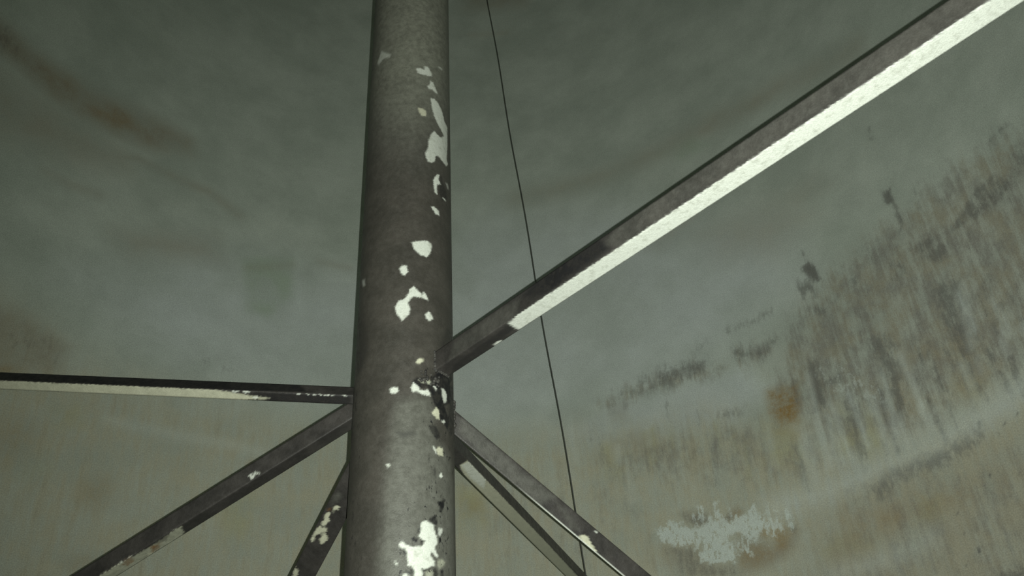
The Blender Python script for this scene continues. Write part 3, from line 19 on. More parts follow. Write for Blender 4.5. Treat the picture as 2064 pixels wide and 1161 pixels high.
WALL_STREAKS=[["dark",0.121,0.8,0.09,[[2.368,3.823],[2.367,3.581]]],["dark",0.085,0.4,0.05,[[2.375,3.611],[2.366,3.236]]],["dark",0.121,0.75,0.09,[[2.786,3.799],[2.816,3.688],[2.827,3.572],[2.804,3.383]]],["dark",0.085,0.45,0.05,[[2.608,3.601],[2.656,3.441],[2.656,3.187]]],["dark",0.112,0.4,0.08,[[2.562,3.903],[2.581,3.793]]],["dark",0.067,0.7,0.03,[[2.997,3.713],[3.007,3.56]]],["dark",0.085,0.6,0.05,[[2.838,3.807],[2.875,3.741]]],["dark",0.103,0.7,0.07,[[2.453,3.696],[2.512,3.697]]],["dark",0.112,0.5,0.08,[[2.233,3.764],[2.235,3.67]]],["dark",0.094,0.5,0.06,[[2.864,3.634],[2.876,3.504]]],["dark",0.076,0.4,0.04,[[3.063,3.649],[3.075,3.551]]],["light",0.062,0.6,0.025,[[2.331,3.778],[2.32,3.453],[2.337,3.215]]],["light",0.062,0.6,0.025,[[2.416,3.563],[2.436,3.46],[2.399,3.211]]],["light",0.067,0.55,0.03,[[2.663,3.516],[2.669,3.33],[2.675,3.152]]],["light",0.067,0.6,0.03,[[2.755,3.402],[2.74,3.259]]],["light",0.067,0.5,0.03,[[2.356,3.285],[2.328,3.211]]],["light",0.085,0.3,0.05,[[2.169,3.503],[2.256,3.426]]],["dark",0.13,0.7,0.1,[[3.249,3.892],[3.258,3.725],[3.266,3.541]]],["dark",0.094,0.8,0.06,[[3.326,3.873],[3.323,3.751]]],["dark",0.094,0.6,0.06,[[3.32,3.674],[3.324,3.553]]],["dark",0.094,0.5,0.06,[[3.496,3.814],[3.509,3.636]]],["dark",0.103,0.4,0.07,[[3.49,3.715],[3.477,3.522]]],["dark",0.076,0.5,0.04,[[2.987,3.689],[3.005,3.583]]],["dark",0.112,0.4,0.08,[[3.602,3.664],[3.58,3.474]]],["light",0.076,0.5,0.04,[[3.361,3.844],[3.291,3.537]]],["light",0.076,0.5,0.04,[[3.209,3.461],[3.215,3.345]]],["light",0.076,0.4,0.04,[[3.285,3.266],[3.272,3.194]]],["light",0.067,0.4,0.03,[[3.295,3.461],[3.292,3.389]]],["dark",0.161,0.75,0.09,[[2.555,3.008],[2.648,3.059],[2.77,3.065],[2.887,3.065],[2.999,3.07],[3.141,3.087]]],["dark",0.17,0.4,0.1,[[2.397,3.053],[2.555,3.008]]],["light",0.17,0.5,0.1,[[1.942,3.078],[2.31,3.089],[2.648,3.127],[2.946,3.147],[3.246,3.188],[3.469,3.225]]],["light",0.132,0.4,0.08,[[2.222,3.099],[2.229,3.243],[2.221,3.396]]],["light",0.143,0.4,0.07,[[2.22,2.65],[2.505,2.664],[2.763,2.701]]],["pale",0.033,1.0,0.0228705606947315,[[1.45,3.151],[1.459,3.068]]],["pale",0.036,1.0,0.027074443477736278,[[1.487,3.168],[1.492,3.119]]],["pale",0.03,1.0,0.020464743135404063,[[1.505,3.19],[1.52,3.047]]],["pale",0.025,1.0,0.01471109563242343,[[1.536,3.146],[1.546,3.038]]],["pale",0.035,1.0,0.025342533411626823,[[1.547,3.104],[1.556,3.008]]],["pale",0.032,1.0,0.022639792492763718,[[1.584,3.173],[1.595,3.053]]],["pale",0.03,1.0,0.0205094835959784,[[1.599,3.175],[1.611,3.046]]],["pale",0.038,1.0,0.02857977601650974,[[1.617,3.091],[1.627,2.978]]],["pale",0.038,1.0,0.02884056099068138,[[1.631,3.082],[1.639,2.994]]],["pale",0.026,1.0,0.015905764942196473,[[1.673,3.117],[1.678,3.057]]],["pale",0.028,1.0,0.017418471571659096,[[1.696,3.102],[1.704,2.998]]],["pale",0.032,1.0,0.02253133393329654,[[1.706,3.091],[1.712,3.012]]],["pale",0.038,1.0,0.028721020821600305,[[1.724,3.056],[1.732,2.948]]],["pale",0.025,1.0,0.014935793195479255,[[1.751,3.041],[1.759,2.934]]],["pale",0.032,1.0,0.02224393506253782,[[1.776,3.049],[1.785,2.922]]],["pale",0.032,1.0,0.022323582342323123,[[1.807,3.103],[1.815,2.981]]],["pale",0.039,1.0,0.029816508268588462,[[1.822,3.115],[1.83,2.991]]],["pale",0.025,1.0,0.014713776740150572,[[1.823,3.037],[1.829,2.955]]],["pale",0.024,1.0,0.01279542110033178,[[1.855,3.053],[1.863,2.929]]],["pale",0.028,1.0,0.017957174628342135,[[1.896,3.099],[1.903,2.988]]],["pale",0.039,1.0,0.029973161016763977,[[1.906,3.013],[1.912,2.923]]],["pale",0.023,1.0,0.012564799719155719,[[1.932,3.086],[1.938,2.987]]],["pale",0.025,1.0,0.014811581838244166,[[1.946,3.058],[1.951,2.958]]],["pale",0.038,1.0,0.02925586967535219,[[1.954,3.009],[1.958,2.936]]],["pale",0.031,1.0,0.02136131372266615,[[2.005,3.044],[2.01,2.958]]],["pale",0.033,1.0,0.023162270438014713,[[2.019,3.029],[2.023,2.935]]],["pale",0.032,1.0,0.022084357530017938,[[1.435,2.958],[1.443,2.887]]],["pale",0.029,1.0,0.01929578210593688,[[1.445,2.992],[1.457,2.882]]],["pale",0.03,1.0,0.020119512993158915,[[1.475,2.994],[1.483,2.924]]],["pale",0.024,1.0,0.012841127148788122,[[1.476,2.948],[1.485,2.863]]],["pale",0.027,1.0,0.016936077762574664,[[1.514,2.955],[1.523,2.868]]],["pale",0.024,1.0,0.012848075251041162,[[1.529,2.908],[1.533,2.867]]],["pale",0.029,1.0,0.01838836981490931,[[1.546,2.892],[1.552,2.836]]],["pale",0.027,1.0,0.01637738925675675,[[1.576,2.947],[1.582,2.882]]],["pale",0.028,1.0,0.017280244778604834,[[1.587,2.918],[1.592,2.858]]],["pale",0.032,1.0,0.022292424543499133,[[1.628,2.969],[1.635,2.889]]],["pale",0.026,1.0,0.015341732476569787,[[1.636,2.958],[1.644,2.862]]],["pale",0.024,1.0,0.0134257836968462,[[1.649,2.933],[1.657,2.845]]],["pale",0.028,1.0,0.018138030255859416,[[1.676,2.941],[1.684,2.844]]],["pale",0.031,1.0,0.021103253268094927,[[1.709,2.933],[1.714,2.871]]],["pale",0.024,1.0,0.01369287054594401,[[1.724,2.902],[1.729,2.848]]],["pale",0.033,1.0,0.023738669306395156,[[1.745,2.939],[1.752,2.844]]],["light",0.028,0.6167662141535355,0.013967282627105192,[[2.438,3.504],[2.449,3.345],[2.461,3.192]]],["dark",0.035,0.621962793140985,0.02268857829992584,[[3.053,3.599],[3.067,3.48],[3.075,3.368]]],["dark",0.029,0.401631628104101,0.015587950755582261,[[2.59,3.496],[2.595,3.444],[2.599,3.393]]],["dark",0.037,0.7450157610668393,0.024854044495923124,[[3.437,3.346],[3.468,3.177],[3.48,3.024]]],["light",0.041,0.7371781274763096,0.029204331926534658,[[3.321,3.819],[3.335,3.705],[3.341,3.598]]],["light",0.046,0.4419987129685816,0.034332175125191045,[[2.92,3.406],[2.941,3.246],[2.953,3.096]]],["light",0.045,0.713798507744417,0.03324866038981657,[[2.547,3.573],[2.559,3.413],[2.57,3.259]]],["light",0.028,0.5761155058068098,0.014778720557331267,[[3.461,3.539],[3.469,3.491],[3.472,3.447]]],["dark",0.045,0.6142573683690694,0.03359797665477507,[[2.538,3.572],[2.547,3.449],[2.556,3.329]]],["dark",0.043,0.42147884386140533,0.030665682494591756,[[2.69,3.582],[2.705,3.414],[2.717,3.255]]],["dark",0.029,0.6770851716087429,0.01593995199730621,[[2.504,3.545],[2.516,3.373],[2.528,3.209]]],["dark",0.036,0.5998133570096947,0.02321253088457857,[[3.43,3.396],[3.456,3.245],[3.467,3.108]]],["light",0.037,0.5480444015401639,0.024127122103813715,[[2.737,3.461],[2.745,3.38],[2.751,3.303]]],["dark",0.042,0.41616469877674567,0.02983064692406249,[[2.837,3.453],[2.842,3.407],[2.846,3.362]]],["light",0.028,0.5757420023642259,0.013980944177912954,[[2.225,3.437],[2.228,3.385],[2.231,3.334]]],["light",0.034,0.5064413765541621,0.020961628843040033,[[2.646,3.557],[2.654,3.46],[2.661,3.367]]],["dark",0.037,0.6506149877091036,0.02477709670424644,[[2.53,3.416],[2.539,3.311],[2.547,3.21]]],["dark",0.035,0.627594914093,0.022598810508117094,[[2.767,3.646],[2.774,3.572],[2.779,3.501]]],["dark",0.027,0.6196055000547548,0.013220489625376933,[[2.951,3.505],[2.957,3.453],[2.961,3.403]]],["dark",0.035,0.48577915375327435,0.022599317985864568,[[3.326,3.681],[3.351,3.502],[3.361,3.338]]],["dark",0.03,0.44562806232187335,0.0171621420293649,[[2.935,3.482],[2.942,3.426],[2.946,3.373]]],["light",0.042,0.4917629040219474,0.03019108861698267,[[2.19,3.424],[2.198,3.244],[2.211,3.069]]],["light",0.043,0.5855628507387958,0.03154521075195745,[[2.899,3.675],[2.916,3.512],[2.926,3.358]]],["light",0.028,0.6057155694872417,0.014372064632678615,[[2.758,3.636],[2.767,3.543],[2.773,3.453]]],["dark",0.037,0.5975125784781192,0.02412574701094161,[[2.151,3.402],[2.157,3.249],[2.169,3.099]]],["dark",0.043,0.44244921512092356,0.0313553182155111,[[3.164,3.632],[3.185,3.472],[3.195,3.323]]],["dark",0.038,0.6795615373631925,0.025318757637484285,[[3.362,3.484],[3.387,3.328],[3.397,3.185]]],["light",0.031,0.5940618325929174,0.017481020386927615,[[2.206,3.438],[2.211,3.321],[2.22,3.205]]],["light",0.03,0.4270682154949316,0.016149710610846912,[[2.302,3.452],[2.309,3.329],[2.318,3.209]]],["light",0.041,0.5378054822870613,0.02933149611711759,[[3.573,3.489],[3.591,3.384],[3.598,3.288]]],["dark",0.046,0.531363608502659,0.03422523047711694,[[2.72,3.555],[2.729,3.459],[2.736,3.366]]],["dark",0.034,0.5989417188960359,0.021551233953902696,[[2.491,3.429],[2.504,3.268],[2.517,3.113]]],["dark",0.039,0.7140904531675898,0.026787919090868494,[[2.963,3.387],[2.982,3.251],[2.992,3.123]]],["light",0.037,0.5550687339549055,0.023896839304759478,[[2.387,3.502],[2.397,3.351],[2.408,3.204]]],["dark",0.029,0.5804663986727344,0.015370769534030541,[[3.291,3.74],[3.302,3.654],[3.307,3.573]]],["dark",0.04,0.6993529468373971,0.027441855581273628,[[3.434,3.366],[3.455,3.252],[3.462,3.148]]],["dark",0.032,0.493832771985392,0.019066228386252146,[[3.036,3.53],[3.059,3.35],[3.071,3.183]]],["dark",0.032,0.6709715929056017,0.019406969585267452,[[3.419,3.752],[3.436,3.624],[3.443,3.506]]],["light",0.03,0.6031809578993478,0.016732412440815702,[[2.36,3.432],[2.367,3.319],[2.376,3.209]]],["light",0.027,0.7316443494714187,0.013664614682666403,[[3.444,3.492],[3.453,3.443],[3.456,3.398]]],["dark",0.044,0.6268874518662015,0.032492738771437935,[[3.235,3.374],[3.244,3.324],[3.247,3.276]]],["dark",0.031,0.46636810877569246,0.017568111490264264,[[3.408,3.819],[3.418,3.739],[3.422,3.664]]],["dark",0.044,0.48925277597753936,0.03269447999802873,[[2.562,3.556],[2.574,3.41],[2.584,3.269]]],["light",0.042,0.44128863872904195,0.030374643482091165,[[3.482,3.697],[3.497,3.59],[3.503,3.492]]],["dark",0.038,0.6364275766001993,0.025346901058287623,[[2.533,3.429],[2.537,3.378],[2.541,3.328]]],["dark",0.027,0.6255062241463876,0.013793224825205012,[[2.156,3.413],[2.161,3.306],[2.169,3.2]]],["dark",0.028,0.4961664358279511,0.014741064096369359,[[3.263,3.585],[3.272,3.521],[3.276,3.461]]],["dark",0.028,0.7294506407919962,0.014228830010718375,[[3.222,3.761],[3.244,3.586],[3.253,3.426]]],["dark",0.04,0.6344883302519279,0.027246739890764697,[[2.698,3.456],[2.713,3.307],[2.724,3.165]]],["dark",0.04,0.5876585568039728,0.027474976152323846,[[3.455,3.385],[3.466,3.327],[3.47,3.273]]],["light",0.032,0.6547628912943377,0.018771743831086967,[[2.323,3.459],[2.329,3.363],[2.336,3.269]]],["dark",0.03,0.7114717377125762,0.01611940166747514,[[3.231,3.504],[3.252,3.36],[3.262,3.227]]],["dark",0.045,0.6257421981704763,0.03317864117492131,[[3.204,3.752],[3.226,3.572],[3.236,3.406]]],["dark",0.035,0.5093549540175051,0.022527188659418877,[[3.142,3.61],[3.154,3.521],[3.159,3.437]]],["light",0.037,0.6588735490079893,0.024492107892369712,[[2.433,3.523],[2.442,3.375],[2.453,3.233]]],["dark",0.027,0.576649127862929,0.012968549013212894,[[2.717,3.586],[2.727,3.485],[2.734,3.387]]],["dark",0.045,0.5568812205607022,0.03373599706796403,[[2.516,3.454],[2.524,3.359],[2.531,3.266]]],["dark",0.029,0.6065415839469213,0.015486399130681252,[[3.458,3.829],[3.474,3.708],[3.48,3.598]]],["dark",0.03,0.46620933300615935,0.0162514563803225,[[3.162,3.544],[3.185,3.374],[3.196,3.218]]],["light",0.028,0.6127629198228188,0.014954952587292156,[[2.761,3.465],[2.778,3.308],[2.789,3.159]]],["dark",0.046,0.290415346426619,0.029209205131770832,[[1.84,3.466],[1.826,3.273]]],["light",0.054,0.43986455919520795,0.03728000283375888,[[1.023,3.664],[1.024,3.555]]],["olive",0.045,0.3558156724074932,0.027445421326342347,[[1.22,3.727],[1.218,3.506]]],["dark",0.047,0.3953668767721057,0.03003409933121601,[[1.634,3.479],[1.623,3.259]]],["light",0.037,0.37500401356895785,0.01932769684561336,[[0.676,3.728],[0.686,3.486]]],["olive",0.054,0.4393461085024808,0.03815119945368885,[[0.951,3.677],[0.954,3.53]]],["dark",0.037,0.4084751324187745,0.01838969462872301,[[0.852,3.926],[0.858,3.678]]],["dark",0.045,0.34971964290571217,0.027648847341134458,[[1.586,3.863],[1.578,3.687]]],["light",0.049,0.27687133413629944,0.032366492877419537,[[0.716,3.923],[0.723,3.743]]],["olive",0.035,0.44882731786905655,0.01699931389460706,[[1.855,3.544],[1.835,3.279]]],["dark",0.043,0.401369884939327,0.02592561794426894,[[2.07,3.645],[2.059,3.539]]],["dark",0.053,0.39116714471701125,0.03613132890319503,[[1.39,3.889],[1.387,3.775]]],["light",0.038,0.34780375704862165,0.0202097189518143,[[1.237,3.759],[1.235,3.642]]],["light",0.038,0.4298822567421796,0.019514726522448653,[[0.718,3.867],[0.727,3.613]]],["olive",0.042,0.3303618464229211,0.024038223996101726,[[1.692,3.691],[1.682,3.521]]],["light",0.037,0.3419975497332536,0.01858692926455372,[[1.981,3.424],[1.968,3.286]]],["light",0.045,0.37734355483574067,0.02759131509219777,[[0.975,3.938],[0.977,3.793]]],["dark",0.035,0.2544857329176481,0.016492943585214682,[[0.876,3.77],[0.88,3.572]]],["dark",0.039,0.25782719909639484,0.020981049389262353,[[1.319,3.77],[1.314,3.525]]],["dark",0.036,0.3449171992996999,0.0173567714521819,[[1.349,3.541],[1.342,3.273]]],["dark",0.047,0.41149225939464007,0.02986036554945469,[[0.911,3.757],[0.915,3.58]]],["light",0.044,0.36222448239596805,0.027214244948694996,[[1.069,3.567],[1.07,3.281]]],["light",0.036,0.38647972708253925,0.0173428969190867,[[0.733,3.921],[0.744,3.602]]],["dark",0.049,0.2538149463688343,0.03202081227498771,[[1.998,3.505],[1.99,3.412]]],["olive",0.054,0.2901377035675416,0.03750752119929413,[[1.39,3.72],[1.386,3.58]]],["light",0.055,0.25684236196028115,0.038502246040595045,[[2.014,3.549],[1.993,3.31]]],["dark",0.055,0.2868221161513114,0.03868282234173893,[[1.108,3.726],[1.108,3.432]]],["olive",0.049,0.43570388019502965,0.03200119409306643,[[1.265,3.738],[1.261,3.524]]],["olive",0.042,0.2867857089084766,0.02398091009324474,[[0.92,3.702],[0.924,3.449]]],["olive",0.044,0.30389149311323616,0.02701537481419077,[[1.795,3.631],[1.782,3.45]]],["band",0.125,0.6,0.05,[[-2.808,5.558],[-2.495,5.699],[-2.274,5.683],[-2.094,5.66],[-1.961,5.662],[-1.722,5.531]]],["band",0.125,0.4,0.05,[[-3.042,5.249],[-2.86,5.243],[-2.683,5.273]]],["light",0.125,0.3,0.05,[[-1.257,5.224],[-1.197,4.762]]],["band",0.096,0.4,0.04,[[-1.094,5.264],[-0.869,5.243]]],["light",0.096,0.25,0.04,[[-1.131,5.115],[-0.882,5.129]]],["band",0.096,0.45,0.04,[[-1.606,5.095],[-1.291,5.194]]],["light",0.105,0.45,0.05,[[-2.303,3.764],[-2.059,3.752],[-1.798,3.754],[-1.53,3.746],[-1.35,3.71]]],["band",0.257,0.5,0.13,[[0.444,5.892],[1.274,5.924],[2.045,5.997],[2.627,5.915],[3.257,5.714]]],["rust",0.105,0.2,0.05,[[0.123,7.887],[0.451,7.851]]]]
BRACES={"A":{"P0":[0.1131,-0.1132,2.8151],"d":[0.71339,-0.69628,0.07917],"u":[-0.07716,0.03424,0.99643],"v":[0.6965,0.71696,0.02929],"wu":0.0625,"wv":0.0623,"L":2.849},"B":{"P0":[-0.16,0.0001,2.7971],"d":[-0.99325,0.01397,0.11517],"u":[0.10278,0.56645,0.81766],"v":[-0.05381,0.82398,-0.56406],"wu":0.0524,"wv":0.0343,"L":2.859},"C":{"P0":[0.0452,0.1535,2.7837],"d":[0.30507,0.9498,-0.06937],"u":[-0.11793,0.10996,0.98692],"v":[-0.945,0.2929,-0.14555],"wu":0.0601,"wv":0.0565,"L":2.847},"D":{"P0":[0.1565,0.0333,2.745],"d":[0.71568,0.4402,-0.54225],"u":[-0.59515,-0.02196,-0.80332],"v":[-0.36553,0.89763,0.24626],"wu":0.062,"wv":0.062,"L":3.391},"E":{"P0":[-0.156,0.0354,2.743],"d":[-0.87737,0.24949,-0.40984],"u":[-0.41069,0.05116,0.91034],"v":[0.24809,0.96703,0.05757],"wu":0.0566,"wv":0.0603,"L":3.114},"F":{"P0":[-0.1537,0.0444,2.6371],"d":[-0.48954,0.76758,-0.41372],"u":[0.84967,0.31328,-0.42416],"v":[0.19597,0.55917,0.80556],"wu":0.0787,"wv":0.062,"L":3.161}}
CABLE=[[0.6534,1.7875,2.6086],[0.3098,1.7965,6.8858]]
CAM_R = (0.99834863, 0.03055959, -0.04864284)
CAM_U = (0.05744575, -0.5310945, 0.84536301)
CAM_B = (0.0, -0.84676133, -0.53197298)
FLASH_AIM = (0.1177, 0.8649, 0.4879)
FLASH_W, FLASH_CONE, EXPOSURE = 440.0, 108.0, 0.0


TANK_R, EAVE, COL_R = 3.0, 9.2, 0.16
FRONT = math.radians(171.63)          # zero of the column arc coordinate

# ---------------------------------------------------------------- small helpers
def obj(name, mesh, mat=None, parent=None, smooth=True):
    o = bpy.data.objects.new(name, mesh)
    COLL.objects.link(o)
    if mat: mesh.materials.append(mat)
    if parent: o.parent = parent
    if smooth:
        mesh.polygons.foreach_set('use_smooth', np.ones(len(mesh.polygons), bool))
    return o

def grid_mesh(name, V, nu, nv, wrap):
    """V: (nv, nu, 3) vertices; wrap closes the u direction."""
    i = np.arange(nv - 1)[:, None]
    j = np.arange(nu if wrap else nu - 1)[None, :]
    jn = (j + 1) % nu
    F = np.stack([i * nu + j, i * nu + jn, (i + 1) * nu + jn, (i + 1) * nu + j], -1).reshape(-1, 4)
    me = bpy.data.meshes.new(name)
    me.vertices.add(nu * nv); me.vertices.foreach_set('co', V.reshape(-1).astype(np.float32))
    me.loops.add(F.size); me.loops.foreach_set('vertex_index', F.reshape(-1).astype(np.int32))
    me.polygons.add(len(F)); me.polygons.foreach_set('loop_start', np.arange(0, F.size, 4, dtype=np.int32))
    me.update(calc_edges=True); me.validate()
    return me

def attr(me, name, vals):
    a = me.attributes.new(name, 'FLOAT', 'POINT')
    a.data.foreach_set('value', np.asarray(vals, np.float32).reshape(-1))

def vattr(me, name, vals):
    a = me.attributes.new(name, 'FLOAT_VECTOR', 'POINT')
    a.data.foreach_set('vector', np.asarray(vals, np.float32).reshape(-1))

def poly_sdf(P, poly):
    """signed distance, positive inside"""
    poly = np.asarray(poly, float); n = len(poly)
    d = np.full(len(P), 1e9); inside = np.zeros(len(P), bool)
    for k in range(n):
        a, b = poly[k], poly[(k + 1) % n]
        e = b - a; w = P - a
        t = np.clip((w @ e) / max(e @ e, 1e-12), 0, 1)
        q = w - t[:, None] * e
        d = np.minimum(d, (q * q).sum(1))
        c = (a[1] > P[:, 1]) != (b[1] > P[:, 1])
        with np.errstate(divide='ignore', invalid='ignore'):
            xs = (b[0] - a[0]) * (P[:, 1] - a[1]) / (b[1] - a[1]) + a[0]
        inside ^= c & (P[:, 0] < xs)
    d = np.sqrt(d)
    return np.where(inside, d, -d)

def line_dist(P, pts):
    pts = np.asarray(pts, float); d = np.full(len(P), 1e9)
    for k in range(len(pts) - 1):
        a, b = pts[k], pts[k + 1]; e = b - a; w = P - a
        t = np.clip((w @ e) / max(e @ e, 1e-12), 0, 1)
        q = w - t[:, None] * e
        d = np.minimum(d, (q * q).sum(1))
    return np.sqrt(d)

def sstep(x):
    x = np.clip(x, 0, 1); return x * x * (3 - 2 * x)

def masks(P, polys, kinds, jitter=0.0, lines=()):
    out = {k: np.zeros(len(P)) for k in kinds}
    noise = rng.uniform(-1, 1, len(P)) * jitter
    def put(kind, soft, st, sel, sdf):
        v = st * sstep(0.5 + (sdf + noise[sel]) / soft)
        out[kind][sel] = np.maximum(out[kind][sel], v)
        return v
    for kind, soft, st, poly in polys:
        q = np.asarray(poly); m = soft + 0.02
        sel = np.where((P[:, 0] > q[:, 0].min() - m) & (P[:, 0] < q[:, 0].max() + m) &
                       (P[:, 1] > q[:, 1].min() - m) & (P[:, 1] < q[:, 1].max() + m))[0]
        if len(sel): put(kind, soft, st, sel, poly_sdf(P[sel], poly))
    for kind, soft, st, wd, pts in lines:
        q = np.asarray(pts); m = soft + wd
        sel = np.where((P[:, 0] > q[:, 0].min() - m) & (P[:, 0] < q[:, 0].max() + m) &
                       (P[:, 1] > q[:, 1].min() - m) & (P[:, 1] < q[:, 1].max() + m))[0]
        if len(sel): put(kind, soft, st, sel, wd / 2 - line_dist(P[sel], pts))
    return out

# ---------------------------------------------------------------- materials
class Nodes:
    def __init__(self, name):
        self.mat = bpy.data.materials.new(name); self.mat.use_nodes = True
        self.t = self.mat.node_tree; self.n = self.t.nodes; self.n.clear()
        self.out = self.n.new('ShaderNodeOutputMaterial')
        self.bsdf = self.n.new('ShaderNodeBsdfPrincipled')
        self.t.links.new(self.bsdf.outputs[0], self.out.inputs[0])
    def link(self, a, b): self.t.links.new(a, b)
    def set(self, sock, v):
        if hasattr(v, 'is_output'): self.link(v, sock)
        else: sock.default_value = v
    def attr(self, name, vec=False):
        a = self.n.new('ShaderNodeAttribute'); a.attribute_name = name
        return a.outputs['Vector' if vec else 'Fac']
    def coord(self): return self.n.new('ShaderNodeTexCoord').outputs['Object']
    def scale(self, v, s):
        m = self.n.new('ShaderNodeVectorMath'); m.operation = 'MULTIPLY'
        self.link(v, m.inputs[0]); m.inputs[1].default_value = s
        return m.outputs[0]
    def noise(self, v, s, detail=4, rough=.55):
        m = self.n.new('ShaderNodeTexNoise'); self.link(v, m.inputs['Vector'])
        m.inputs['Scale'].default_value = s; m.inputs['Detail'].default_value = detail
        m.inputs['Roughness'].default_value = rough
        return m.outputs['Fac']
    def math(self, op, a, b=0.0, c=0.0, clamp=False):
        m = self.n.new('ShaderNodeMath'); m.operation = op; m.use_clamp = clamp
        self.set(m.inputs[0], a); self.set(m.inputs[1], b); self.set(m.inputs[2], c)
        return m.outputs[0]
    def step(self, v, lo, hi, a=0.0, b=1.0):
        m = self.n.new('ShaderNodeMapRange'); m.interpolation_type = 'SMOOTHSTEP'
        self.set(m.inputs['Value'], v)
        for k, x in zip(('From Min', 'From Max', 'To Min', 'To Max'), (lo, hi, a, b)):
            self.set(m.inputs[k], x)
        return m.outputs[0]
    def mix(self, fac, a, b, mode='MIX'):
        m = self.n.new('ShaderNodeMix'); m.data_type = 'RGBA'; m.blend_type = mode
        self.set(m.inputs[0], fac)
        for s, x in ((m.inputs[6], a), (m.inputs[7], b)):
            if isinstance(x, tuple): s.default_value = (*x, 1)
            else: self.link(x, s)
        return m.outputs[2]
    def bump(self, h, strength, dist):
        b = self.n.new('ShaderNodeBump'); self.link(h, b.inputs['Height'])
        b.inputs['Strength'].default_value = strength; b.inputs['Distance'].default_value = dist
        self.link(b.outputs[0], self.bsdf.inputs['Normal'])
    def gain(self, col, g):
        """multiply a colour by a scalar socket"""
        m = self.n.new('ShaderNodeVectorMath'); m.operation = 'SCALE'
        self.link(col, m.inputs[0]); self.set(m.inputs['Scale'], g)
        return m.outputs[0]

WALL_KINDS = ('grime', 'tan', 'cool', 'olive', 'band', 'green', 'dark', 'rust', 'pale', 'light')

def wall_paint():
    N = Nodes('stained_tank_lining')
    f = N.attr('flat', True)
    warp = N.noise(f, 3.0, 3)
    mott = N.noise(f, 5.0, 7, .62)
    blot = N.noise(f, 1.6, 5, .6)
    streak = N.noise(N.scale(f, (22., 1.6, 1.)), 1.0, 5, .6)
    fine = N.noise(N.scale(f, (42., 9., 1.)), 1.0, 5, .65)
    crumb = N.noise(f, 28.0, 5, .7)
    grain = N.noise(f, 150.0, 3, .7)
    sm = N.math('MULTIPLY_ADD', streak, .55, N.math('MULTIPLY', fine, .45))
    rag = N.math('MULTIPLY_ADD', crumb, .5, N.math('MULTIPLY', fine, .5))
    rag2 = N.math('MULTIPLY_ADD', N.noise(N.scale(f, (1.5, .9, 1.)), 17.0, 7, .7), .6, N.math('MULTIPLY', fine, .4))
    rag3 = N.math('MULTIPLY_ADD', N.noise(N.scale(f, (1.4, .8, 1.)), 24.0, 7, .72), .75, N.math('MULTIPLY', fine, .25))
    def soft(kind, n, lo=.35, hi=.65, a=.45, b=1.25, st=1.0):
        return N.math('MULTIPLY', N.math('MULTIPLY', N.attr(kind), st), N.step(n, lo, hi, a, b), clamp=True)
    def ragged(kind, n, amp=2.2, lo=.25, hi=.8):
        a = N.attr(kind)
        return N.math('MULTIPLY', N.math('POWER', a, .6), N.step(N.math('MULTIPLY_ADD', N.math('SUBTRACT', n, .5), amp, a), lo, hi))
    c = N.mix(N.step(blot, .35, .65), C_BASE_A, C_BASE_B)
    c = N.mix(soft('cool', blot, .3, .7, .6, 1.1), c, C_COOL)
    c = N.mix(soft('tan', N.math('MULTIPLY_ADD', sm, .6, N.math('MULTIPLY', mott, .4)), .38, .62, .35, 1.25), c, C_TAN)
    c = N.mix(soft('olive', mott), c, C_OLIVE)
    c = N.mix(soft('green', mott), c, C_GREEN)
    c = N.mix(soft('band', N.math('MULTIPLY_ADD', blot, .4, N.math('MULTIPLY', mott, .6))), c, C_BAND)
    c = N.mix(N.math('MULTIPLY', N.attr('tan'), N.step(N.math('MULTIPLY_ADD', streak, .6, N.math('MULTIPLY', fine, .4)), .55, .72, 0., .3)), c, C_DARK)
    st2 = N.math('MULTIPLY_ADD', N.noise(N.scale(f, (19., 1.9, 1.)), 1.0, 8, .74), .5, N.math('MULTIPLY', N.noise(N.scale(f, (1.25, .8, 1.)), 7.5, 8, .78), .5))
    c = N.mix(N.math('MULTIPLY', ragged('grime', st2, 6.0, .15, 1.15), .92), c, N.mix(N.step(mott, .4, .62), C_GRIME_A, C_GRIME_B))
    c = N.mix(soft('rust', N.math('MULTIPLY_ADD', crumb, .5, N.math('MULTIPLY', mott, .5)), .35, .65, .4, 1.2), c, C_RUST)
    c = N.mix(N.math('MULTIPLY', ragged('dark', rag2, 3.6, .05, .8), .9), c, C_DARK)
    c = N.mix(N.math('MULTIPLY', ragged('pale', rag3, 7.5, .35, .9), .85), c, C_PALE)
    c = N.mix(N.math('MULTIPLY', N.attr('light'), N.step(fine, .3, .6, .35, .8)), c, C_PALE)
    g = N.math('MULTIPLY_ADD', mott, .30, .85)
    g = N.math('ADD', g, N.math('MULTIPLY', N.math('SUBTRACT', grain, .5), 1.15))
    g = N.math('ADD', g, N.math('MULTIPLY', N.math('SUBTRACT', crumb, .5), .16))
    N.link(N.gain(c, g), N.bsdf.inputs['Base Color'])
    N.bsdf.inputs['Roughness'].default_value = .78
    N.bsdf.inputs['Specular IOR Level'].default_value = .25
    N.bump(N.math('ADD', crumb, grain), .12, .004)
    return N.mat

STEEL_KINDS = ('speck', 'worn_glow', 'pale', 'white', 'cream', 'rust', 'black')

